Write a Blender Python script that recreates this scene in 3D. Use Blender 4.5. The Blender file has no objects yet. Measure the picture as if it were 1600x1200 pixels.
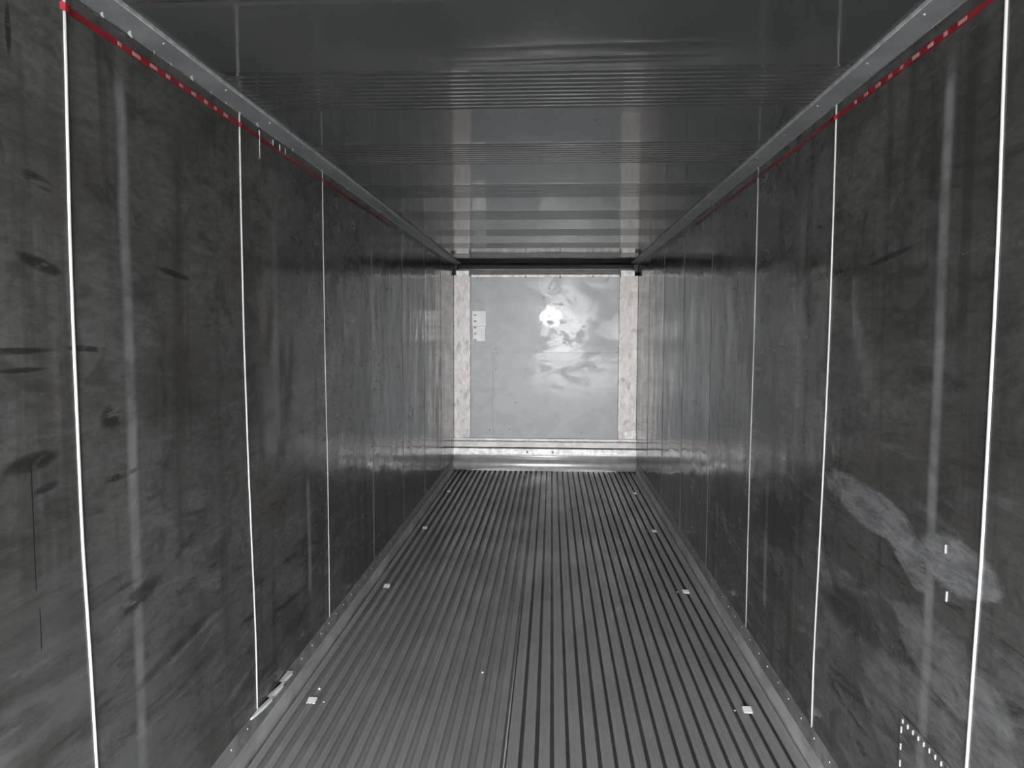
import bpy, math, random
from mathutils import Vector, Matrix
random.seed(7)
C = bpy.context.scene.collection
SC = bpy.context.scene

# ------------------------------------------------------------------ camera, sky, light, exposure
XL, XR = -1.229, 1.061            # inner faces of the side walls
H = 2.614                         # ceiling
Y0, Y1 = -2.6, 9.2                # open door end, bulkhead
CAMZ = 1.7385
yaw, pitch, roll, F = 0.0539, 0.0685, 0.0031, 1145.25
cd = bpy.data.cameras.new('camera'); cam = bpy.data.objects.new('camera', cd); C.objects.link(cam)
cam.location = (0, 0, CAMZ)
cd.sensor_width = 36; cd.lens = F * 36 / 1600; cd.clip_start = .05; cd.clip_end = 500
cam.matrix_world = (Matrix.Translation((0, 0, CAMZ)) @ Matrix.Rotation(yaw, 4, 'Z')
                    @ Matrix.Rotation(math.pi / 2 - pitch, 4, 'X') @ Matrix.Rotation(roll, 4, 'Z'))
SC.camera = cam

w = bpy.data.worlds.new('sky'); SC.world = w; w.use_nodes = True
bg = w.node_tree.nodes['Background']
bg.inputs['Color'].default_value = (.97, .985, 1, 1); bg.inputs['Strength'].default_value = 32
pd = bpy.data.lights.new('door_portal', 'AREA'); pd.shape = 'RECTANGLE'; pd.size = 2.29; pd.size_y = 2.75
pd.cycles.is_portal = True
po = bpy.data.objects.new('door_portal', pd); C.objects.link(po)
po.location = ((XL + XR) / 2, Y0 + .01, 1.3); po.rotation_euler = (math.pi / 2, 0, 0)   # faces +Y, into the container
SC.view_settings.view_transform = 'Standard'; SC.view_settings.look = 'None'
SC.view_settings.gamma = 1; SC.view_settings.use_curve_mapping = False
SC.view_settings.exposure = 0.0
SC.cycles.max_bounces = 10; SC.cycles.diffuse_bounces = 6; SC.cycles.glossy_bounces = 6
SC.cycles.use_denoising = True
SC.cycles.caustics_reflective = True
SC.cycles.sample_clamp_indirect = 8
SC.cycles.blur_glossy = .3

# ------------------------------------------------------------------ helpers
class MB:
    def __init__(s): s.v = []; s.f = []; s.sm = []
    def face(s, idx, smooth=False): s.f.append(idx); s.sm.append(smooth)
    def box(s, x0, x1, y0, y1, z0, z1, b=0.0):
        if b <= 0:
            n = len(s.v)
            s.v += [(x0,y0,z0),(x1,y0,z0),(x1,y1,z0),(x0,y1,z0),(x0,y0,z1),(x1,y0,z1),(x1,y1,z1),(x0,y1,z1)]
            for q in ((0,3,2,1),(4,5,6,7),(0,1,5,4),(1,2,6,5),(2,3,7,6),(3,0,4,7)): s.face([n+i for i in q])
            return s
        # chamfered box: three nested rings of corners
        n = len(s.v); P = []
        for sx, X in ((1, x0), (-1, x1)):
            for sy, Yy in ((1, y0), (-1, y1)):
                for sz, Z in ((1, z0), (-1, z1)):
                    P += [(X, Yy+sy*b, Z+sz*b), (X+sx*b, Yy, Z+sz*b), (X+sx*b, Yy+sy*b, Z)]
        s.v += P
        def c(i, j, k, a): return n + ((i*2+j)*2+k)*3 + a
        for i in (0, 1):
            q = [c(i,0,0,0), c(i,1,0,0), c(i,1,1,0), c(i,0,1,0)]; s.face(q if i else q[::-1])
        for j in (0, 1):
            q = [c(0,j,0,1), c(0,j,1,1), c(1,j,1,1), c(1,j,0,1)]; s.face(q if j else q[::-1])
        for k in (0, 1):
            q = [c(0,0,k,2), c(1,0,k,2), c(1,1,k,2), c(0,1,k,2)]; s.face(q if k else q[::-1])
        for j in (0, 1):
            for k in (0, 1): s.face([c(0,j,k,1), c(1,j,k,1), c(1,j,k,2), c(0,j,k,2)])
        for i in (0, 1):
            for k in (0, 1): s.face([c(i,0,k,0), c(i,1,k,0), c(i,1,k,2), c(i,0,k,2)])
        for i in (0, 1):
            for j in (0, 1): s.face([c(i,j,0,0), c(i,j,1,0), c(i,j,1,1), c(i,j,0,1)])
        for i in (0, 1):
            for j in (0, 1):
                for k in (0, 1): s.face([c(i,j,k,0), c(i,j,k,1), c(i,j,k,2)])
        return s
    def extrude(s, prof, a0, a1, axis='y', smooth=False, close=True):
        """prof: list of 2-D points; axis y -> (x,z) profile run along y, x -> (y,z) run along x, z -> (x,y) run along z"""
        n = len(s.v); m = len(prof)
        def pt(p, a): return (p[0], a, p[1]) if axis == 'y' else ((a, p[0], p[1]) if axis == 'x' else (p[0], p[1], a))
        s.v += [pt(p, a0) for p in prof] + [pt(p, a1) for p in prof]
        for i in range(m if close else m-1):
            j = (i+1) % m; s.face([n+i, n+j, n+m+j, n+m+i], smooth)
        if close: s.face([n+i for i in range(m)][::-1]); s.face([n+m+i for i in range(m)])
        return s
    def grid(s, fn, nu, nv, smooth=True):
        n = len(s.v)
        for i in range(nu+1):
            for j in range(nv+1): s.v.append(fn(i/nu, j/nv))
        for i in range(nu):
            for j in range(nv):
                a = n+i*(nv+1)+j; s.face([a, a+nv+1, a+nv+2, a+1], smooth)
        return s
    def dome(s, c, r, nrm, h=None, seg=8):
        """low rivet head on a surface with unit normal nrm"""
        h = h or r*.45; N = Vector(nrm).normalized(); T = N.orthogonal().normalized(); B = N.cross(T); n = len(s.v); c = Vector(c)
        for rr, hh in ((r, 0), (r*.8, h*.65), (r*.4, h*.95)):
            for k in range(seg):
                a = 2*math.pi*k/seg; s.v.append(tuple(c + T*(rr*math.cos(a)) + B*(rr*math.sin(a)) + N*hh))
        s.v.append(tuple(c + N*h))
        for q in range(2):
            for k in range(seg): s.face([n+q*seg+k, n+q*seg+(k+1)%seg, n+(q+1)*seg+(k+1)%seg, n+(q+1)*seg+k], True)
        for k in range(seg): s.face([n+2*seg+k, n+2*seg+(k+1)%seg, n+3*seg], True)
        return s
    def build(s, name, mat, parent=None, loc=None, keep=False, face=None):
        import bmesh
        me = bpy.data.meshes.new(name); me.from_pydata(s.v, [], s.f)
        for p, q in zip(me.polygons, s.sm): p.use_smooth = q
        if not keep:
            bm = bmesh.new(); bm.from_mesh(me); bmesh.ops.recalc_face_normals(bm, faces=bm.faces); bm.to_mesh(me); bm.free()
        if face and me.polygons[0].normal.dot(Vector(face)) < 0: me.flip_normals()
        me.materials.append(mat)
        o = bpy.data.objects.new(name, me); C.objects.link(o)
        if parent: o.parent = parent
        if loc: o.location = loc
        return o

def empty(name, loc=(0, 0, 0)):
    o = bpy.data.objects.new(name, None); C.objects.link(o); o.location = loc; return o
def tag(o, label=None, cat=None, group=None, kind=None):
    if label: o['label'] = label
    if cat: o['category'] = cat
    if group: o['group'] = group
    if kind: o['kind'] = kind
    return o
def lock(o, parent):              # parent at a place, keep world position
    o.parent = parent; o.matrix_parent_inverse = Matrix.Translation(-parent.location)
    return o

# ------------------------------------------------------------------ materials
class M:
    def __init__(s, name, color=(.5,.5,.5), rough=.5, metal=0, ior=1.5):
        s.m = bpy.data.materials.new(name); s.m.use_nodes = True; s.t = s.m.node_tree
        s.b = s.t.nodes['Principled BSDF']
        s.b.inputs['Base Color'].default_value = (*color, 1); s.b.inputs['Roughness'].default_value = rough
        s.b.inputs['Metallic'].default_value = metal; s.b.inputs['IOR'].default_value = ior
        g = s.t.nodes.new('ShaderNodeNewGeometry'); s.pos = g.outputs['Position']
        sp = s.t.nodes.new('ShaderNodeSeparateXYZ'); s.t.links.new(s.pos, sp.inputs[0])
        s.X, s.Y, s.Z = sp.outputs
    def set(s, inp, v): s._in(s.b.inputs[inp], v)
    def _in(s, sock, v):
        if hasattr(v, 'is_output'): s.t.links.new(v, sock)
        elif isinstance(v, (tuple, list)) and len(v) == 3 and sock.type == 'RGBA': sock.default_value = (*v, 1)
        else: sock.default_value = v
    def math(s, op, a, b=0.0, c=None, clamp=False):
        n = s.t.nodes.new('ShaderNodeMath'); n.operation = op; n.use_clamp = clamp
        s._in(n.inputs[0], a); s._in(n.inputs[1], b)
        if c is not None: s._in(n.inputs[2], c)
        return n.outputs[0]
    def vec(s, x, y, z):
        n = s.t.nodes.new('ShaderNodeCombineXYZ')
        for i, v in enumerate((x, y, z)): s._in(n.inputs[i], v)
        return n.outputs[0]
    def noise(s, scale, detail=4, stretch=(1,1,1), off=0, distort=0, rough=.55, rot=None):
        mp = s.t.nodes.new('ShaderNodeMapping'); s.t.links.new(s.pos, mp.inputs[0])
        mp.inputs['Scale'].default_value = stretch; mp.inputs['Location'].default_value = (off, off*.7, off*1.3)
        if rot: mp.vector_type = 'POINT'; mp.inputs['Rotation'].default_value = rot
        n = s.t.nodes.new('ShaderNodeTexNoise'); s.t.links.new(mp.outputs[0], n.inputs['Vector'])
        n.inputs['Scale'].default_value = scale; n.inputs['Detail'].default_value = detail
        n.inputs['Distortion'].default_value = distort; n.inputs['Roughness'].default_value = rough
        return n.outputs[0]
    def ramp(s, v, a, b, lo=0.0, hi=1.0, smooth=True):
        n = s.t.nodes.new('ShaderNodeMapRange'); n.interpolation_type = 'SMOOTHSTEP' if smooth else 'LINEAR'
        for i, q in enumerate((v, a, b, lo, hi)): s._in(n.inputs[i], q)
        return n.outputs[0]
    def mix(s, f, a, b):
        n = s.t.nodes.new('ShaderNodeMix'); n.data_type = 'RGBA'
        s._in(n.inputs[0], f); s._in(n.inputs[6], a); s._in(n.inputs[7], b); return n.outputs[2]
    def mixf(s, f, a, b):
        n = s.t.nodes.new('ShaderNodeMix'); n.data_type = 'FLOAT'
        s._in(n.inputs[0], f); s._in(n.inputs[2], a); s._in(n.inputs[3], b); return n.outputs[0]
    def band(s, v, c, hw, soft):                       # 1 inside |v-c|<hw
        d = s.math('ABSOLUTE', s.math('SUBTRACT', v, c)); return s.ramp(d, hw, hw+soft, 1.0, 0.0)
    def blob(s, u, v, cu, cv, ru, rv, ang=0):          # soft ellipse
        ca, sa = math.cos(ang), math.sin(ang)
        du = s.math('SUBTRACT', u, cu); dv = s.math('SUBTRACT', v, cv)
        a = s.math('DIVIDE', s.math('ADD', s.math('MULTIPLY', du, ca), s.math('MULTIPLY', dv, sa)), ru)
        b = s.math('DIVIDE', s.math('SUBTRACT', s.math('MULTIPLY', dv, ca), s.math('MULTIPLY', du, sa)), rv)
        r = s.math('ADD', s.math('MULTIPLY', a, a), s.math('MULTIPLY', b, b))
        return s.ramp(r, .2, 1.0, 1.0, 0.0)
    def bump(s, h, strength=1, dist=.01):
        n = s.t.nodes.new('ShaderNodeBump'); n.inputs['Strength'].default_value = strength; n.inputs['Distance'].default_value = dist
        s._in(n.inputs['Height'], h); s.t.links.new(n.outputs[0], s.b.inputs['Normal'])

def wall_mat(name, right):
    m = M(name, rough=.12, ior=1.46)
    o = 3.0 if right else 11.0
    big = m.noise(1.5, 6, (1,.8,1.5), o, .5, .6)
    mid = m.noise(6, 7, (1,.8,1.2), o+1.5, .8, .65)
    drag = m.noise(6, 9, (1,.28,1.7), o+2, .9, .70, rot=(.22 if right else -.10, 0, 0))
    fine = m.noise(55, 4, (1,.35,1), o+3, .3, .7)
    streak = m.noise(9, 5, (1,1,.06), o+4, .2)
    col = m.mix(m.ramp(big, .34, .66), (.092,.090,.086), (.158,.158,.154))
    col = m.mix(m.math('MULTIPLY', m.ramp(mid, .52, .34, 0.0, 1.0), .55), col, (.045,.044,.042))
    low = m.ramp(m.Z, .6, 1.8, 1.0, .30)
    col = m.mix(m.math('MULTIPLY', m.ramp(drag, .52, .68), m.math('MULTIPLY', low, .8)), col, (.215,.218,.218))
    col = m.mix(m.math('MULTIPLY', m.ramp(drag, .34, .46, 1.0, 0.0), m.math('MULTIPLY', low, .9)), col, (.030,.030,.029))
    col = m.mix(m.math('MULTIPLY', m.ramp(streak, .50, .70), .55), col, (.042,.040,.037))
    col = m.mix(m.math('MULTIPLY', m.ramp(fine, .35, .65, 1.0, 0.0), .40), col, (.055,.055,.053))
    # brown oily film
    col = m.mix(m.math('MULTIPLY', m.ramp(m.noise(2.2, 4, (1,1,1), o+8), .5, .7), .35), col, (.105,.088,.080))
    # rubbed upright bands over the hidden wall posts
    ragged = m.ramp(m.noise(7, 6, (1,.6,1.2), o+6, .4, .65), .28, .62, .30, 1.0)
    for (yc, hw, z0, z1, k) in ((2.075, .006, -.05, 2.52, .70), (3.62, .006, .35, 1.05, .55), (3.22, .015, 1.2, 2.3, .15)):
        zz = m.math('MULTIPLY', m.ramp(m.Z, z0, z0+.1), m.ramp(m.Z, z1-.12, z1, 1.0, 0.0))
        wob = m.math('ADD', m.Y, m.math('MULTIPLY', m.math('SUBTRACT', m.noise(2.5, 3, (1,.1,1), o), .5), .035))
        f = m.math('MULTIPLY', m.math('MULTIPLY', m.band(wob, yc, hw, .032), zz), m.math('MULTIPLY', ragged, k))
        col = m.mix(f, col, (.36,.36,.37))
    # thin dark upright lines further in
    for yc in (4.74, 5.39, 6.5, 7.37, 8.55):
        f = m.math('MULTIPLY', m.band(m.Y, yc, .010, .014), m.ramp(m.noise(3, 3, (1,1,.5), yc), .3, .6, .3, .9))
        col = m.mix(f, col, (.02,.02,.02))
    if right:      # pale scrape running down towards the door
        rs = m.noise(9, 8, (1,.45,1.2), 3.3, 1.0, .70, rot=(.3,0,0)); rag = m.ramp(rs, .36, .46)
        rs2 = m.math('SUBTRACT', m.noise(12, 8, (1,.4,1.3), 8.3, .3, .70, rot=(.3,0,0)), .02)
        scr_c = m.mix(m.ramp(m.noise(22, 7, (1,.35,1.4), 5.5, .6, .72, rot=(.4,0,0)), .36, .62), (.17,.172,.178), (.31,.312,.318))
        for (cy, cz, ry, rz, a, k, g) in ((2.50, 1.165, .50, .085, .08, .85, rs), (2.23, 1.10, .22, .075, .45, .9, rs), (1.96, 1.13, .27, .085, -.04, 1.0, rs),
                                     (2.85, .83, .14, .05, .6, .6, rs2), (2.0, .86, .40, .12, .1, .55, rs2), (2.1, .55, .5, .25, .1, .45, rs2), (1.8, .7, .25, .2, 0, .5, rs2)):
            f = m.math('ADD', m.math('MULTIPLY', m.blob(m.Y, m.Z, cy, cz, ry*1.15, rz*1.25, a), .42), m.math('MULTIPLY', g, .62))
            col = m.mix(m.math('MULTIPLY', m.ramp(f, .58, .74), k), col, scr_c)
        for (cy, cz, ry, rz, a) in ((3.05, 1.965, .45, .018, -.03), (3.10, 1.93, .03, .05, .3), (3.32, 1.86, .02, .05, 0), (2.39, 1.985, .2, .012, -.1), (3.5, .85, .4, .16, 0), (4.3, .75, .6, .15, 0), (2.6, .75, .3, .10, 0)):
            col = m.mix(m.math('MULTIPLY', m.math('MULTIPLY', m.blob(m.Y, m.Z, cy, cz, ry, rz, a), rag), .65), col, (.03,.03,.03))
    else:
        for (cy, cz, ry, rz, a) in ((1.60, 1.695, .18, .010, .0), (1.88, 1.695, .10, .010, -.05), (2.02, 1.33, .10, .012, .05), (1.66, 1.43, .11, .028, .06), (1.70, 1.36, .06, .014, .1), (1.64, 2.42, .012, .07, 0), (2.35, 1.93, .12, .014, -.1), (1.72, 2.1, .07, .02, -.2), (1.72, 1.90, .10, .02, -.2), (1.64, 1.65, .1, .008, 0), (1.98, 1.5, .07, .04, 0), (2.1, .95, .15, .04, .1), (2.3, .7, .3, .03, .1)):
            col = m.mix(m.math('MULTIPLY', m.math('MULTIPLY', m.blob(m.Y, m.Z, cy, cz, ry, rz, a), m.ramp(m.noise(16, 7, (1,.5,1.5), cy*7, .8, .7), .36, .50)), .8), col, (.028,.026,.024))
        pale = m.ramp(m.Z, .3, 1.6, 1.0, 0.0); near = m.ramp(m.Y, 1.7, 3.0, 1.0, 0.0)
        g = m.ramp(m.noise(4, 8, (1,.35,1.7), 21, .9, .68, rot=(-.15,0,0)), .38, .60, .1, .8)
        col = m.mix(m.math('MULTIPLY', m.math('MULTIPLY', pale, near), g), col, (.19,.193,.193))
        for (yc, z0, z1) in ((1.655, 1.13, 1.42), (1.665, .98, 1.06)):
            col = m.mix(m.math('MULTIPLY', m.band(m.Y, yc, .0012, .0015), m.band(m.Z, (z0+z1)/2, (z1-z0)/2, .02)), col, (.03,.03,.03))
    m.set('Base Color', col)
    rg = m.mixf(m.ramp(drag, .3, .75), .06, .20)
    rg = m.math('ADD', rg, m.math('MULTIPLY', m.ramp(streak, .45, .7), .10))
    m.set('Roughness', rg)
    h = m.math('ADD', m.math('MULTIPLY', m.noise(2.0, 2, (1,1,.7), o+1), .9), m.math('MULTIPLY', m.noise(5.5, 3, (1,1,.6), o+5), .22))
    m.bump(h, .8, .02)
    return m.m

def simple(name, c0, c1, rough=.4, metal=0, scale=8, bump=.0, ior=1.5, stretch=(1,1,1), r1=None, lo=.35, hi=.65):
    m = M(name, rough=rough, metal=metal, ior=ior)
    n = m.noise(scale, 6, stretch, 2.0, .3)
    m.set('Base Color', m.mix(m.ramp(n, lo, hi), c0, c1))
    if r1 is not None: m.set('Roughness', m.mixf(m.ramp(n, .3, .7), rough, r1))
    if bump: m.bump(m.noise(scale*1.5, 3, stretch, 5), bump, .004)
    return m.m

MAT = {}
MAT['wall_l'] = wall_mat('stained_steel_left', False)
MAT['wall_r'] = wall_mat('stained_steel_right', True)

m = M('ceiling_sheet', rough=.06, ior=1.45)
n = m.noise(2, 4, (1.2,.5,1), 4)
m.set('Base Color', m.mix(m.ramp(n, .35, .65), (.076,.081,.084), (.096,.099,.101)))
m.set('Roughness', m.mixf(m.ramp(m.noise(3, 4, (.6,2,1), 7), .35, .65), .07, .10))
m.bump(m.noise(2.2, 2, (.35,1,1), 3), .2, .015)
MAT['ceiling'] = m.m

MAT['trim'] = simple('cove_strip_grey', (.22,.24,.255), (.31,.335,.35), .35, 0, 5, .3)
MAT['trim_edge'] = simple('pale_sealant', (.42,.44,.45), (.62,.64,.64), .5, 0, 30)
MAT['flake'] = simple('white_sealant_flake', (.75,.76,.74), (.85,.86,.84), .6)
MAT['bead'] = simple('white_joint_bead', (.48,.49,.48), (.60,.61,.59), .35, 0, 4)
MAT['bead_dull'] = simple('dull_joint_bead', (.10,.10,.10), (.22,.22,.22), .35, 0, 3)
MAT['base_strip'] = simple('scuffed_kick_strip', (.22,.22,.217), (.36,.362,.355), .35, .2, 9, .3, r1=.5)
MAT['gutter'] = simple('rubbed_gutter_angle', (.40,.40,.395), (.62,.62,.61), .35, .2, 7, .3, r1=.5, stretch=(1,.4,1))
MAT['scraped'] = simple('bright_scraped_aluminium', (.8,.82,.83), (.9,.9,.9), .35, 0, 20)
MAT['rivet'] = simple('bright_rivet', (.7,.71,.7), (.82,.82,.8), .3, .3)

def floor_mat(name, a, b, depth_shade=False):
    m = M(name, rough=.38, metal=.35, ior=1.5)
    n1 = m.noise(3.0, 6, (1.5,.7,1), 6, .5); n2 = m.noise(40, 3, (1,.06,1), 2)
    col = m.mix(m.ramp(n1, .3, .7), a, b)
    col = m.mix(m.math('MULTIPLY', m.ramp(n2, .5, .7), .35), col, (.42,.41,.40))
    if depth_shade:      # painted shade: channel colour darkens raggedly towards the far end
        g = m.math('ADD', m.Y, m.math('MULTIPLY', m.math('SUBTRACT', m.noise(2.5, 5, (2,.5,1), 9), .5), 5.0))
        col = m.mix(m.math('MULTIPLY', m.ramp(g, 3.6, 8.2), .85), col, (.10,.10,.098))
    m.set('Base Color', col); m.set('Roughness', m.mixf(m.ramp(n1, .3, .7), .48, .32))
    m.bump(n2, .15, .002); return m.m
MAT['rail'] = floor_mat('worn_aluminium_rail', (.42,.422,.42), (.53,.523,.51))
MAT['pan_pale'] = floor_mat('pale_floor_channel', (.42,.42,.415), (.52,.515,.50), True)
MAT['pan'] = floor_mat('floor_channel', (.22,.22,.216), (.29,.287,.28))

m = M('bulkhead_grey', rough=.3, metal=.0, ior=1.5)
n = m.noise(5, 6, (1,1,1.2), 3, .6); spots = m.noise(16, 2, (1,1,1), 9)
col = m.mix(m.ramp(n, .35, .65), (.215,.224,.233), (.25,.259,.268))
col = m.mix(m.ramp(spots, .70, .76), col, (.16,.155,.15))
m.set('Base Color', col)
rgh = m.mixf(m.ramp(m.noise(2.6, 9, (1,1,1.5), 12, .7, .65), .45, .56), .25, .37)
polished = m.math('MULTIPLY', m.ramp(m.X, -.42, -.02), m.ramp(m.Z, .75, 1.25))
rgh = m.mixf(polished, .36, rgh)
hot = m.math('MULTIPLY', m.blob(m.X, m.Z, .0, 1.95, .20, .19), 1.0)
hot = m.ramp(m.math('ADD', m.math('MULTIPLY', hot, .32), m.math('MULTIPLY', m.noise(10, 7, (1,1,1), 31, .9, .7), .90)), .66, .76)
hot2 = m.math('MULTIPLY', m.blob(m.X, m.Z, .20, 1.95, .34, .62), m.ramp(m.noise(6, 8, (1,1,1.4), 37, .8, .7), .46, .53))
rgh = m.mixf(m.math('MULTIPLY', hot2, .8), rgh, .19)
m.set('Roughness', m.mixf(hot, rgh, .07))
m.bump(m.noise(3.0, 4, (1,1,1), 8, .5), .16, .012)
MAT['panel'] = m.m

def post_mat():
    m = M('stained_pale_post', rough=.4, metal=.1)
    n = m.noise(12, 7, (1.3,1,.9), 4, .8, .65); s2 = m.noise(13, 7, (1,1,.5), 9, .4, .62)
    col = m.mix(m.ramp(n, .3, .7), (.35,.325,.31), (.53,.495,.475))
    col = m.mix(m.math('MULTIPLY', m.ramp(s2, .50, .68), .8), col, (.20,.178,.168))
    m.set('Base Color', col); return m.m
MAT['post'] = post_mat()
MAT['flange'] = simple('scuffed_bright_flange', (.42,.40,.39), (.70,.68,.67), .38, .1, 14, .3)
MAT['ledge'] = simple('dull_ledge', (.36,.33,.32), (.47,.44,.43), .4, .1, 8, .2)
m = M('rolled_steel', (.55,.54,.53), .28, .5)
m.set('Base Color', m.mix(m.ramp(m.noise(9, 5, (1.2,1,1), 5), .35, .7), (.80,.78,.77), (.92,.91,.90)))
m.set('Roughness', m.mixf(m.noise(6, 5, (1,1,2), 3), .31, .40))
tn = m.t.nodes.new('ShaderNodeTangent'); tn.direction_type = 'RADIAL'; tn.axis = 'X'
m.t.links.new(tn.outputs[0], m.b.inputs['Tangent']); m.set('Anisotropic', .7); m.set('Anisotropic Rotation', .25)
MAT['roll'] = m.m
MAT['dark'] = simple('dark_recess', (.012,.012,.012), (.02,.02,.02), .6)
MAT['rail_line'] = simple('rail_edge', (.25,.24,.22), (.34,.32,.30), .4)
MAT['brown'] = simple('dark_lintel', (.05,.04,.038), (.08,.065,.06), .5)
MAT['plate'] = simple('pale_sticker', (.60,.60,.61), (.68,.68,.68), .35)
MAT['screw'] = simple('dark_screw', (.10,.10,.11), (.15,.15,.15), .4)
MAT['seam'] = simple('dark_seam', (.14,.14,.145), (.25,.25,.25), .5, 0, 20)
MAT['seam_lip'] = simple('worn_bright_lip', (.55,.50,.46), (.85,.80,.75), .4, 0, 9)
MAT['tagw'] = simple('white_floor_tag', (.86,.86,.85), (.93,.93,.92), .4)

def tape_mat(name, worn):
    m = M(name, rough=.45)
    n = m.noise(22, 6, (1,1,1), 3, .5)
    a = (.36,.018,.028) if worn < 1 else (.28,.018,.024)
    col = m.mix(m.ramp(n, .35, .7), a, (.26,.014,.022))
    f = m.ramp(n, .62 - .09*worn, .70 - .04*worn)
    m.set('Base Color', m.mix(m.math('MULTIPLY', f, .5 + .45*worn), col, (.07,.06,.06)))
    return m.m
MAT['tape'] = tape_mat('red_tape', 0); MAT['tape_worn'] = tape_mat('worn_red_tape', 1)
MAT['mark'] = simple('pink_white_print', (.55,.26,.25), (.70,.40,.38), .5)
MAT['mark_worn'] = simple('faded_print', (.26,.10,.10), (.36,.16,.15), .5)
MAT['ground'] = simple('yard_concrete', (.30,.29,.28), (.40,.39,.37), .8, 0, .6)
MAT['outside'] = simple('far_shed', (.16,.17,.18), (.22,.23,.24), .7, 0, .5)

# ------------------------------------------------------------------ side walls
JOINTS = [-1.31, -.26, .79, 1.84, 2.89, 3.925, 4.97, 6.0, 7.035, 8.1]
EDGES = [Y0] + JOINTS + [Y1]
# sideways bow of the three nearest joints, (z, dy)
BOW = {1.84: [(.158,.020),(.55,.014),(.85,.004),(1.2,-.011),(1.75,-.016),(2.0,-.015),(2.4,-.006),(2.61,-.003)],
       2.89: [(.158,.034),(.40,.036),(.62,.028),(.9,.012),(1.25,-.004),(1.7,-.018),(2.2,-.020),(2.61,-.016)],
       3.925: [(.158,.010),(.6,.014),(1.0,.012),(1.6,-.006),(2.2,-.010),(2.61,-.008)]}
def bow(j, z):
    b = BOW.get(j)
    if not b: return 0
    for (z0, a), (z1, c) in zip(b, b[1:]):
        if z <= z1: return a + (c-a)*max(0, (z-z0))/(z1-z0)
    return b[-1][1]
def side_wall(side):
    X = XL if side < 0 else XR
    nm = 'wall_left' if side < 0 else 'wall_right'
    root = MB().box(X+side*.05, X+side*.09, Y0, Y1+.5, -.06, H+.1).build(nm, MAT['dark']); tag(root, kind='structure')
    mt = MAT['wall_l' if side < 0 else 'wall_r']
    for a, b in zip(EDGES, EDGES[1:]):
        rnd = random.Random(int(a*100)+side)
        ph, am = rnd.uniform(0, 6), rnd.uniform(.001, .0025)
        def fn(u, v, a=a, b=b, ph=ph, am=am):
            z = -.03 + v*(H+.03)
            y = a + bow(a, z) + u*(b + bow(b, z) - a - bow(a, z))
            e = math.sin(math.pi*u)
            return (X + side*am*e*(1+math.sin(3.1*z+ph)*math.sin(5*u+ph)), y, z)
        mb = MB().grid(fn, 8, 20)
        n0 = len(mb.v); tz = .03                      # flat rim and back, so the panel has thickness
        for v in (0, 1):
            for u in (0, 1):
                p = fn(u, v); mb.v += [p, (X+side*tz, p[1], p[2])]
        for q in ((0,2,3,1), (4,5,7,6), (0,1,5,4), (2,6,7,3), (1,3,7,5)): mb.face([n0+i for i in q])
        mb.build('wall_panel', mt, root, keep=True, face=(-side, 0, 0))
    for j in JOINTS:
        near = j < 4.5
        p, hw = {1.84: (.0060, .0042), 2.89: (.0048, .004), 3.925: (.0030, .0035)}.get(j, (.007, .005) if j < 1 else (.002, .005))
        zs = [.15 + k*(H-.16)/24 for k in range(25)]
        mb = MB(); n0 = 0
        sec = [(-hw, -.002), (-hw*.7, p*.7), (0, p), (hw*.7, p*.7), (hw, -.002)]
        for z in zs:
            dy = bow(j, z)
            for (q, d) in sec: mb.v.append((X - side*d, j+dy+q, z))
        for k in range(len(zs)-1):
            for i in range(4): mb.face([k*5+i, k*5+i+1, (k+1)*5+i+1, (k+1)*5+i], True)
        mb.face([0,1,2,3,4]); mb.face([(len(zs)-1)*5+i for i in range(5)])
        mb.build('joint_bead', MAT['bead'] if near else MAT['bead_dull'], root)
    return root
side_wall(-1); side_wall(1)

# ------------------------------------------------------------------ floor: T rails over a pan
fl = MB().box(XL-.03, XR+.03, Y0, Y1+.45, -.06, -.020).build('floor', MAT['pan']); tag(fl, kind='structure')
FX0, FX1 = -1.214, 1.047; NR = 35; PITCH = (FX1-FX0)/NR; TOP = .012
for k in range(NR):
    xc = FX0 + (k+.5)*PITCH
    rnd = random.Random(k); hw = (.0165 if k < 16 else .0245) + rnd.uniform(-.0012, .0012); t = TOP + rnd.uniform(-.001, .001)
    prof = [(xc-hw, t-.004), (xc-hw+.0015, t-.0005), (xc-.006, t), (xc-.004, t-.0012), (xc+.004, t-.0012), (xc+.006, t), (xc+hw-.0015, t-.0005),
            (xc+hw, t-.004), (xc+hw-.001, t-.006), (xc+.003, t-.009), (xc+.003, -.0205), (xc-.003, -.0205), (xc-.003, t-.009), (xc-hw+.001, t-.006)]
    MB().extrude(prof, Y0+.01, 9.35).build('floor_rail', MAT['rail'], fl)
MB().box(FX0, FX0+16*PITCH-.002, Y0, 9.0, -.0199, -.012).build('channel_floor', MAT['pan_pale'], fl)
# the lifted bright lip where two floor sections meet
xs = FX0 + 16*PITCH
mb = MB(); n = 12
for i in range(n+1):
    y = 1.2 + 2.87*i/n; h = .0005 + .0045*(1-(i/n)**3); wd = .0045*(1-(i/n)**4) + .0005
    mb.v += [(xs-wd, y, TOP-.006), (xs-wd*.6, y, TOP+h*.7), (xs+wd*.5, y, TOP+h), (xs+wd*.7, y, TOP-.006)]
for i in range(n):
    for c in range(4): a = i*4; mb.face([a+c, a+(c+1)%4, a+4+(c+1)%4, a+4+c])
mb.face([0,1,2,3]); mb.face([n*4+c for c in range(4)][::-1])
mb.build('section_seam', MAT['seam_lip'], fl)

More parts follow.
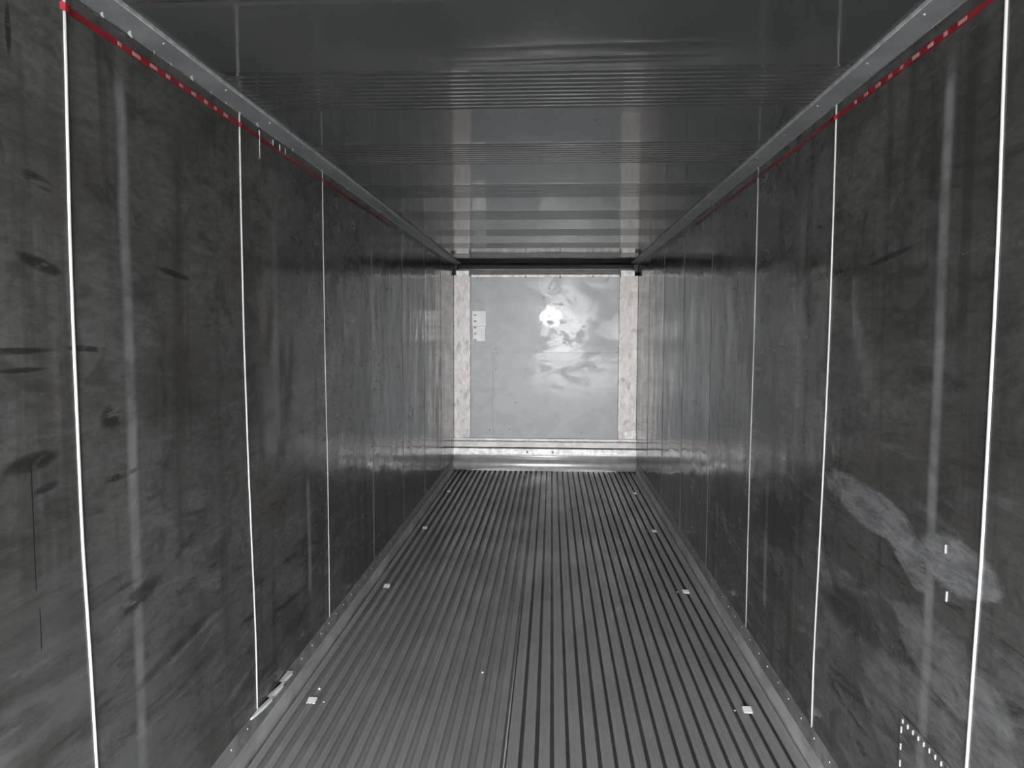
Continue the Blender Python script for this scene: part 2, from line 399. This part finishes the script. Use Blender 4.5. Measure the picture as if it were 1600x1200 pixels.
# ------------------------------------------------------------------ kick strips along the floor edges
def kick(side):
    X = XL if side < 0 else XR; FI = FX0 if side < 0 else FX1
    nm = 'baseboard_left' if side < 0 else 'baseboard_right'
    prof = [(X, .158), (X-side*.004, .156), (X-side*.007, .080), (X-side*.007, -.0195), (X, -.0195)]
    root = MB().extrude(prof, Y0, 9.04).build(nm, MAT['base_strip']); tag(root, kind='structure')
    prof = [(X-side*.0075, .082), (X-side*.0095, .080), (FI-side*.002, .030), (FI-side*.003, .010), (FI-side*.003, -.0195), (X-side*.0075, -.0195)]
    MB().extrude(prof, Y0, 9.04).build('gutter_angle', MAT['gutter'], root)
    rnd = random.Random(5+side)
    y = 1.95
    k = 0
    while y < 9 and k < 60:
        z = .132; x = X - side*(.004 + (.156-z)/(.076)*.003)
        MB().dome((x, y, z), .0045 if side < 0 else .004, (-side, 0, .12), .003).build('rivet', MAT['rivet'], root)
        y += .155 + rnd.uniform(-.02, .02); k += 1
    return root
kl = kick(-1); kick(1)
# a stretch where the flange has been bent out and scraped bright
for k, (ya, yb, hgt) in enumerate(((2.84, 3.02, .012), (2.93, 3.16, .019), (3.06, 3.27, .013))):
    mb = MB(); n = 8
    for i in range(n+1):
        t = i/n; y = ya+(yb-ya)*t; q = math.sin(math.pi*(.08+.84*t))**.7*hgt
        xo = .0055 + .030*t
        mb.v += [(XL+xo, y, .160), (XL+xo+.003, y, .160-q), (XL+.004, y+.004, .160-q), (XL+.004, y+.004, .160)]
    for i in range(n):
        for c in range(4): a = i*4; mb.face([a+c, a+(c+1)%4, a+4+(c+1)%4, a+4+c], c == 0)
    mb.face([0,1,2,3]); mb.face([n*4+c for c in range(4)][::-1])
    mb.build('scraped_edge', MAT['scraped'], kl)

# ------------------------------------------------------------------ ceiling with ribbed bands
ys = []; zs = []
bands = [(-1.22+.93*k, -1.22+.93*k+.42) for k in range(11)]
def ceil_z(y, x=0):
    z = 0.0
    for a, b in bands:
        if a < y < b: z += .0009*(1-math.cos((y-a)/(b-a)*2*math.pi*10))
    for c, wd, am in ((2.30, .012, .0008), (2.40, .016, .0009), (2.44, .008, .0005)):
        z += am*math.exp(-((y-c)/wd)**2)*(.12+2.2*math.exp(-((x-.12)/.17)**2))
    return H + z
Y_ = 0; y = Y0; cell = []
while y < Y1 - .03:
    cell.append(y)
    inb = any(a-.01 < y < b+.01 for a, b in bands) or 2.25 < y < 2.48
    y += .0052 if inb else .03
cell.append(Y1-.03)
mb = MB(); nx = 24
for yy in cell:
    for i in range(nx+1): mb.v.append((XL + (XR-XL)*i/nx, yy, ceil_z(yy + .012*math.sin(5*(XR-XL)*i/nx), XL + (XR-XL)*i/nx) if 2.2 < yy < 2.5 else ceil_z(yy)))
for r in range(len(cell)-1):
    for i in range(nx): a = r*(nx+1)+i; mb.face([a, a+1, a+nx+2, a+nx+1], True)
ce = mb.build('ceiling', MAT['ceiling']); tag(ce, kind='structure')
if ce.data.polygons[0].normal.z > 0: ce.data.flip_normals()
MB().box(XL-.05, XR+.05, Y0, Y1+.6, H+.02, H+.06).build('roof_core', MAT['dark'], ce)

# cove strips in the ceiling corners
def cove(side, nm):
    X = XL if side < 0 else XR
    prof = [(X-side*.001, 2.603), (X-side*.004, 2.600), (X-side*.083, 2.604), (X-side*.086, 2.607), (X-side*.086, 2.6185), (X-side*.001, 2.6185)]
    root = MB().extrude(prof, Y0, 9.17).build(nm, MAT['trim']); tag(root, kind='structure')
    MB().extrude([(X-side*.0855, 2.601), (X-side*.0885, 2.603), (X-side*.0885, 2.6135), (X-side*.0855, 2.6135)], Y0, 9.17).build('edge_bead', MAT['trim_edge'], root)
    MB().extrude([(X-side*.0005, 2.5965), (X-side*.004, 2.5985), (X-side*.004, 2.6015), (X-side*.0005, 2.603)], Y0, 9.17).build('wall_bead', MAT['base_strip'], root)
    if side < 0:
        for yy, L_, d in ((2.00, .030, .012), (2.135, .045, .016), (2.26, .02, .006), (2.36, .02, .006), (2.50, .045, .015), (2.64, .02, .006), (2.76, .02, .007), (2.885, .03, .008), (3.06, .055, .013), (3.25, .02, .006), (3.47, .04, .012), (3.9, .03, .01), (4.4, .03, .01), (5.2, .03, .01)):
            z = 2.598
            mbf = MB(); n0 = len(mbf.v)
            mbf.v += [(X+.001, yy-L_*.55, z+.001), (X+.001, yy+L_*.25, z+.001), (X+.001, yy, z-.004), (X+d*1.5, yy-L_*.95, z+.0015), (X+.0025, yy-L_*.1, z+.004)]
            for q in ((0,2,3),(2,1,3),(0,3,4),(3,1,4),(0,4,1),(0,1,2)): mbf.face(list(q))
            mbf.build('sealant_flake', MAT['flake'], root)
    ps = [2.2, 2.62, 3.03, 3.44, 3.86, 4.3, 4.7] if side < 0 else [2.10, 2.46, 2.9, 3.3, 3.72, 4.15]
    for yy in ps:
        MB().dome((X-side*.062, yy, 2.6028), .004, (0, 0, -1), .003).build('rivet', MAT['rivet'], root)
    return root
cove(-1, 'trim_1'); cove(1, 'trim_2')

# white streaks where sealant ran down the left wall
for yy, zt, L_, wd in ((3.07, 2.585, .12, .006), (3.22, 2.585, .04, .004), (3.30, 2.585, .05, .004), (3.37, 2.585, .035, .003)):
    mb = MB(); mb.v += [(XL+.0005, yy-wd, zt), (XL+.0005, yy+wd, zt), (XL+.0005, yy+wd*.2, zt-L_), (XL+.004, yy, zt-.004), (XL+.002, yy, zt-L_*.9)]
    for q in ((0,1,3),(0,3,4),(3,1,4),(1,2,4),(2,0,4),(0,2,1)): mb.face(list(q))
    o = mb.build('sealant_run', MAT['trim_edge'])
    tag(o, {3.07:'longest thin pale sealant drip below the left ceiling strip', 3.22:'short pale sealant drip, first of the three just beyond the longest drip',
            3.30:'pale sealant drip, middle of the three beyond the longest drip', 3.37:'tiny pale sealant drip, farthest of the drips on the left wall'}[yy], 'sealant', 'sealant drips on the left wall')

# ------------------------------------------------------------------ red load line tapes
def load_line(side):
    X = XL if side < 0 else XR
    sd = 'left' if side < 0 else 'right'
    z = 2.552
    root = empty('load_line_tape', (X, 1.82, z))
    tag(root, 'red load line stripe with pale printed blocks running along the %s wall' % sd, 'tape')
    def seg(y0, y1, h, mat, wav=.0):
        mb = MB(); n = 40
        rnd = random.Random(int(y0*10))
        for i in range(n+1):
            yy = y0+(y1-y0)*i/n; dz = wav*math.sin(yy*7); hh = h*(1+rnd.uniform(-.12,.12))
            mb.v += [(X+side*.001, yy, z+dz-hh), (X-side*.0022, yy, z+dz-hh), (X-side*.0022, yy, z+dz+hh), (X+side*.001, yy, z+dz+hh)]
        for i in range(n):
            for q in range(4): a = i*4; mb.face([a+q, a+(q+1)%4, a+4+(q+1)%4, a+4+q])
        mb.face([0,1,2,3]); mb.face([n*4+i for i in range(4)][::-1])
        lock(mb.build('stripe', mat), root)
    seg(1.858, 2.884, .0092, MAT['tape']); seg(2.896, 3.918, .0080, MAT['tape_worn'], .002); seg(3.932, 5.6, .0070, MAT['tape_worn'], .001)
    # the tape crossing over the nearest bead
    MB().extrude([(X-side*.0005, 1.826), (X-side*.0096, 1.831), (X-side*.0104, 1.838), (X-side*.0096, 1.845), (X-side*.0005, 1.858), (X+side*.001, 1.84)], z-.0095, z+.0095, axis='z')
    mbx = MB().extrude([(X+side*.001, 1.820), (X-side*.0095, 1.829), (X-side*.0108, 1.838), (X-side*.0095, 1.847), (X+side*.001, 1.860)], z-.0095, z+.0095, axis='z')
    lock(mbx.build('stripe', MAT['tape']), root)
    mbx = MB().extrude([(X+side*.001, 2.860), (X-side*.0095, 2.870), (X-side*.0108, 2.876), (X-side*.0095, 2.882), (X+side*.001, 2.896)], z-.008, z+.008, axis='z')
    lock(mbx.build('stripe', MAT['tape_worn']), root)
    M1 = [(2.072,.018), (2.156,.042), (2.25,.040), (2.335,.024), (2.417,.022), (2.502,.030), (2.592,.026), (2.666,.018), (2.748,.036)]
    if side > 0: M1 = [(2.022,.040), (2.104,.018), (2.184,.030), (2.268,.040), (2.355,.020), (2.431,.022), (2.517,.034), (2.61,.028), (2.694,.018)]
    for yy, L_ in M1:
        mb = MB().box(min(X, X-side*.003), max(X, X-side*.003), yy-L_/2, yy+L_/2, z-.0055, z+.0055)
        lock(mb.build('printed_block', MAT['mark']), root)
    for yy in ([3.29, 3.345, 3.40, 3.47, 3.54, 3.61, 3.68] if side < 0 else [3.10, 3.17, 3.24, 3.31, 3.38, 3.45]):
        mb = MB().box(min(X, X-side*.003), max(X, X-side*.003), yy-.014, yy+.014, z-.0035, z+.0035)
        lock(mb.build('printed_block', MAT['mark_worn']), root)
load_line(-1); load_line(1)

# ------------------------------------------------------------------ front bulkhead
MB().box(XL-.05, XR+.05, 9.66, 9.72, -.06, H+.1).build('wall_back', MAT['dark'])['kind'] = 'structure'
PX0, PX1, PZ0, PZ1, ZS = -1.03, .838, .42, 2.467, 1.503
bk = empty('bulkhead_panel', ((PX0+PX1)/2, Y1, PZ0))
tag(bk, 'dented grey sheet metal bulkhead filling the far end between two pale posts', 'panel')
def dent(x, z):
    d = 0
    for cx, cz, r, a in ((-.03, 1.93, .17, .002), (-.02, 1.92, .045, .004), (.12, 2.2, .2, .002), (.55, 1.9, .25, -.003), (.75, 1.75, .10, .004), (.1, 1.25, .25, .002), (-.1, 1.1, .15, -.002), (.35, 1.1, .22, .002), (.7, 1.0, .12, -.002)):
        d += a*math.exp(-(((x-cx)**2+(z-cz)**2)/(r*r)))
    return d
def sheet(x0, x1, z0, z1, name, yoff=0):
    nu = max(6, int((x1-x0)/.03)); nv = max(6, int((z1-z0)/.03))
    mb = MB().grid(lambda u, v: (x0+(x1-x0)*u, Y1+yoff+dent(x0+(x1-x0)*u, z0+(z1-z0)*v)*math.sin(math.pi*u)**.3*math.sin(math.pi*v)**.3, z0+(z1-z0)*v), nu, nv)
    n0 = len(mb.v); ya, yb = Y1+yoff, Y1+yoff+.013
    for yy in (ya, yb): mb.v += [(x0,yy,z0),(x1,yy,z0),(x1,yy,z1),(x0,yy,z1)]
    for q in ((4,5,6,7),(0,1,5,4),(1,2,6,5),(2,3,7,6),(3,0,4,7)): mb.face([n0+i for i in q])
    return lock(mb.build(name, MAT['panel'], keep=True, face=(0,-1,0)), bk)
sheet(PX0, PX1, ZS+.0015, PZ1, 'upper_sheet')
sheet(PX0, -.7405, PZ0, ZS-.0015, 'access_sheet')
sheet(-.737, PX1, PZ0, ZS-.0015, 'lower_sheet')
lock(MB().box(PX0, PX1, Y1+.014, Y1+.02, PZ0+.01, PZ1-.01).build('backing', MAT['seam']), bk)
lock(MB().box(PX0+.02, PX1-.01, Y1-.004, Y1+.002, PZ1-.022, PZ1+.004, .001).build('top_flange', MAT['flange']), bk)
for x, z, dx in ((-.93, 2.44, .004), (-.89, 2.425, .003), (-.33, 2.452, .010), (.10, 2.452, .012), (.5, 2.455, .006), (.70, 2.45, .003)):
    lock(MB().box(x-dx, x+dx, Y1-.006, Y1+.001, z-.022, z+.010, .001).build('bracket', MAT['screw']), bk)
for x, z in ((PX0+.012, 1.515), (PX1-.02, 1.51), (-.69, 1.49), (.50, 1.49), (PX1-.018, 2.15), (PX1-.018, 1.57)):
    lock(MB().dome((x, Y1-.001, z), .010, (0,-1,0), .004).build('rivet', MAT['flange']), bk)
for x, z in ((-.78, .52+.0), (-.70, 1.55), (-.70, 1.30), (-.45, .87), (-.53, .53), (-.32, 1.30), (.38, .50), (-.10, 2.19), (-.04, 2.30), (.55, 1.33)):
    lock(MB().dome((x, Y1-.001, z), .009, (0,-1,0), .003).build('rivet', MAT['screw']), bk)

np_ = empty('notice_plate', (-.91, Y1, 1.645))
tag(np_, 'small pale rectangular plate with five dark screws at upper left of the grey bulkhead', 'plate')
lock(MB().box(-.998, -.828, Y1-.007, Y1-.0005, 1.835, 2.021, .001).build('upper_plate', MAT['plate']), np_)
lock(MB().box(-.990, -.836, Y1-.007, Y1-.0005, 1.645, 1.830, .001).build('lower_plate', MAT['plate']), np_)
for k in range(5):
    lock(MB().box(-.978, -.945, Y1-.010, Y1-.006, 1.650+k*.078, 1.668+k*.078, .002).build('screw', MAT['screw']), np_)

def post(x0, x1, zt, label, notch):
    r = empty('side_post', ((x0+x1)/2, Y1-.03, .42)); tag(r, label, 'post')
    lock(MB().box(x0, x1, Y1-.035, Y1+.019, .42, zt, .004).build('post_face', MAT['post']), r)
    a, b = (x0+.032, x1-.002) if notch < 0 else (x0+.004, x1-.045)
    lock(MB().box(a, b, Y1-.040, Y1+.02, zt-.01, 2.522, .003).build('post_cap', MAT['flange']), r)
    xe = x1 if notch < 0 else x0
    lock(MB().box(xe-.006+(0 if notch < 0 else -.0), xe+.010, Y1-.046, Y1-.034, .44, zt-.02, .002).build('edge_lip', MAT['flange']), r)
    return r
pl = post(XL, PX0-.001, 2.468, 'pale stained upright post left of the grey bulkhead', -1)
pr = post(PX1+.001, XR, 2.455, 'pale stained upright post right of the grey bulkhead', 1)
lock(MB().box(XR-.155, XR-.002, Y1-.046, Y1-.036, .425, .54, .002).build('foot_bracket', MAT['flange']), pr)
lock(MB().box(PX0-.05, PX0+.002, Y1-.046, Y1-.036, .425, .535, .002).build('foot_bracket', MAT['ledge']), pl)

ar = empty('air_gap_rail', ((PX0+PX1)/2, Y1, 2.47)); tag(ar, 'dark horizontal rail with a thin pale edge under the ceiling at the far end', 'rail')
lock(MB().box(PX0-.002, PX1+.002, Y1+.03, Y1+.07, 2.472, 2.535).build('lintel', MAT['brown']), ar)
lock(MB().box(XL+.045, XR-.06, Y1+.022, Y1+.05, 2.536, 2.545, .002).build('pale_edge', MAT['rail_line']), ar)
lock(MB().box(XL+.001, XL+.040, Y1+.021, Y1+.06, 2.47, 2.60, .004).build('corner_block', MAT['dark']), ar)
lock(MB().box(XR-.055, XR-.001, Y1+.021, Y1+.06, 2.50, 2.60, .004).build('corner_block', MAT['dark']), ar)

dc = empty('air_duct_cover', ((XL+XR)/2, 9.08, 0)); tag(dc, 'rolled shiny steel duct cover lying across the foot of the far bulkhead', 'duct cover')
prof = [(9.19,.420), (9.172,.418), (9.170,.385), (9.168,.310), (9.20,.30), (9.21,.40)]
lock(MB().extrude(prof, XL, XR, 'x').build('ledge', MAT['ledge']), dc)
lock(MB().box(XL, XR, Y1-.040, Y1-.030, .375, .392, .001).build('ledge_seam', MAT['seam']), dc)
prof = [(9.165,.302), (9.150,.300), (9.140,.290), (9.128,.225), (9.124,.212), (9.20,.205), (9.20,.30)]
lock(MB().extrude(prof, XL, XR, 'x').build('flange', MAT['flange']), dc)
prof = [(9.20,.211), (9.130,.211)]
for k in range(9):      # hollow under the flange
    a = k/8; prof.append((9.128 - .012*a + .012*math.sin(a*math.pi), .208 - .032*a))
cy, cz, r = 9.128, .096, .080
for k in range(17):
    a = math.radians(80 - 158*k/16); prof.append((cy - r*math.cos(a)*1.0, cz + r*math.sin(a)))
prof += [(9.20, .019)]
lock(MB().extrude(prof, XL, XR, 'x', smooth=True).build('rolled_plate', MAT['roll']), dc)
for x in (-.30, .02):
    lock(MB().box(x-.012, x+.012, 9.125, 9.139, .24, .27, .002).build('bolt_head', MAT['seam']), dc)

# ------------------------------------------------------------------ white tags let into the floor
rows = [(3.283, 3.318, 'nearest'), (4.855, 4.87, 'second nearest'), (6.366, 6.39, 'third nearest'), (7.88, 7.92, 'farthest')]
for side in (-1, 1):
    for yl, yr, w_ in rows:
        X, y = (-1.115, yl) if side < 0 else (.911, yr)
        r = empty('floor_tag', (X, y, TOP))
        tag(r, 'small white square tag on the floor rails by the %s wall, %s of four' % ('left' if side < 0 else 'right', w_), 'tag', 'white tags on the floor')
        lock(MB().extrude([(y-.021, TOP-.003), (y-.021, TOP+.001), (y+.019, TOP+.0095), (y+.021, TOP+.0085), (y+.021, TOP-.003)], X-.020, X+.020, 'x').build('plate', MAT['tagw']), r)
        sx = X - side*.058
        lock(MB().dome((sx, y-.005, TOP-.0005), .006, (0,0,1), .004).build('rivet', MAT['rivet']), r)

# ------------------------------------------------------------------ riveted repair patch, low on the right wall
rp = empty('repair_patch', (XR, 1.6, .3)); tag(rp, 'dark steel repair patch edged with bright rivets low on the right wall', 'patch')
lock(MB().box(XR-.0035, XR-.0002, 1.25, 2.20, .17, .60, .001).build('patch_sheet', MAT['wall_r']), rp)
for k in range(4): 
    lock(MB().box(XR-.0065, XR-.003, 2.184, 2.190, .545-k*.052, .565-k*.052, .001).build('rivet', MAT['rivet']), rp)
for k in range(26):
    yy = 2.18 - k*.031
    lock(MB().box(XR-.0065, XR-.003, yy-.003, yy+.003, .578-.0*k, .592, .001).build('rivet', MAT['rivet']), rp)
for (cy_, cz_, hz, lab) in ((1.995, 1.165, .012, 'upper of two tiny bright slots in the pale scrape on the right wall'), (1.98, 1.04, .014, 'lower of two tiny bright slots below the pale scrape on the right wall')):
    tag(MB().box(XR-.003, XR+.001, cy_-.003, cy_+.003, cz_-hz, cz_+hz, .001).build('rivet', MAT['rivet']), lab, 'rivet', 'bright rivets on the right wall')

# ------------------------------------------------------------------ crumbs on the floor
def chip(x, y, z, s, label):
    mb = MB(); rnd = random.Random(int(x*1000)); n = 7
    for k in range(n):
        a = 2*math.pi*k/n; rr = s*rnd.uniform(.6, 1.1); mb.v.append((x+rr*math.cos(a), y+rr*math.sin(a), z))
    for k in range(n):
        a = 2*math.pi*k/n; rr = s*rnd.uniform(.3, .6); mb.v.append((x+rr*math.cos(a), y+rr*math.sin(a), z+s*.6))
    for k in range(n): mb.face([k, (k+1)%n, n+(k+1)%n, n+k])
    mb.face(list(range(n))[::-1]); mb.face([n+k for k in range(n)])
    tag(mb.build('paint_chip', MAT['tagw']), label, 'chip', 'pale chips on the floor')
def snap(x): k = round((x-FX0)/PITCH-.5); return FX0+(k+.5)*PITCH
chip(snap(-.315), 3.62, TOP, .007, 'tiny white chip on a floor rail left of the bright seam')
chip(snap(-1.13), 3.40, TOP, .009, 'pale crumb just behind the nearest left floor tag')
chip(snap(.45), 4.55, TOP, .006, 'tiny pale speck on the right half of the floor')
chip(snap(.30), 3.75, TOP, .004, 'faint speck on the right half of the floor nearer the camera')

# ------------------------------------------------------------------ yard outside the open doors
g = MB().box(-40, 40, -60, Y0-.02, -1.3, -1.2).build('ground', MAT['ground']); tag(g, kind='structure')
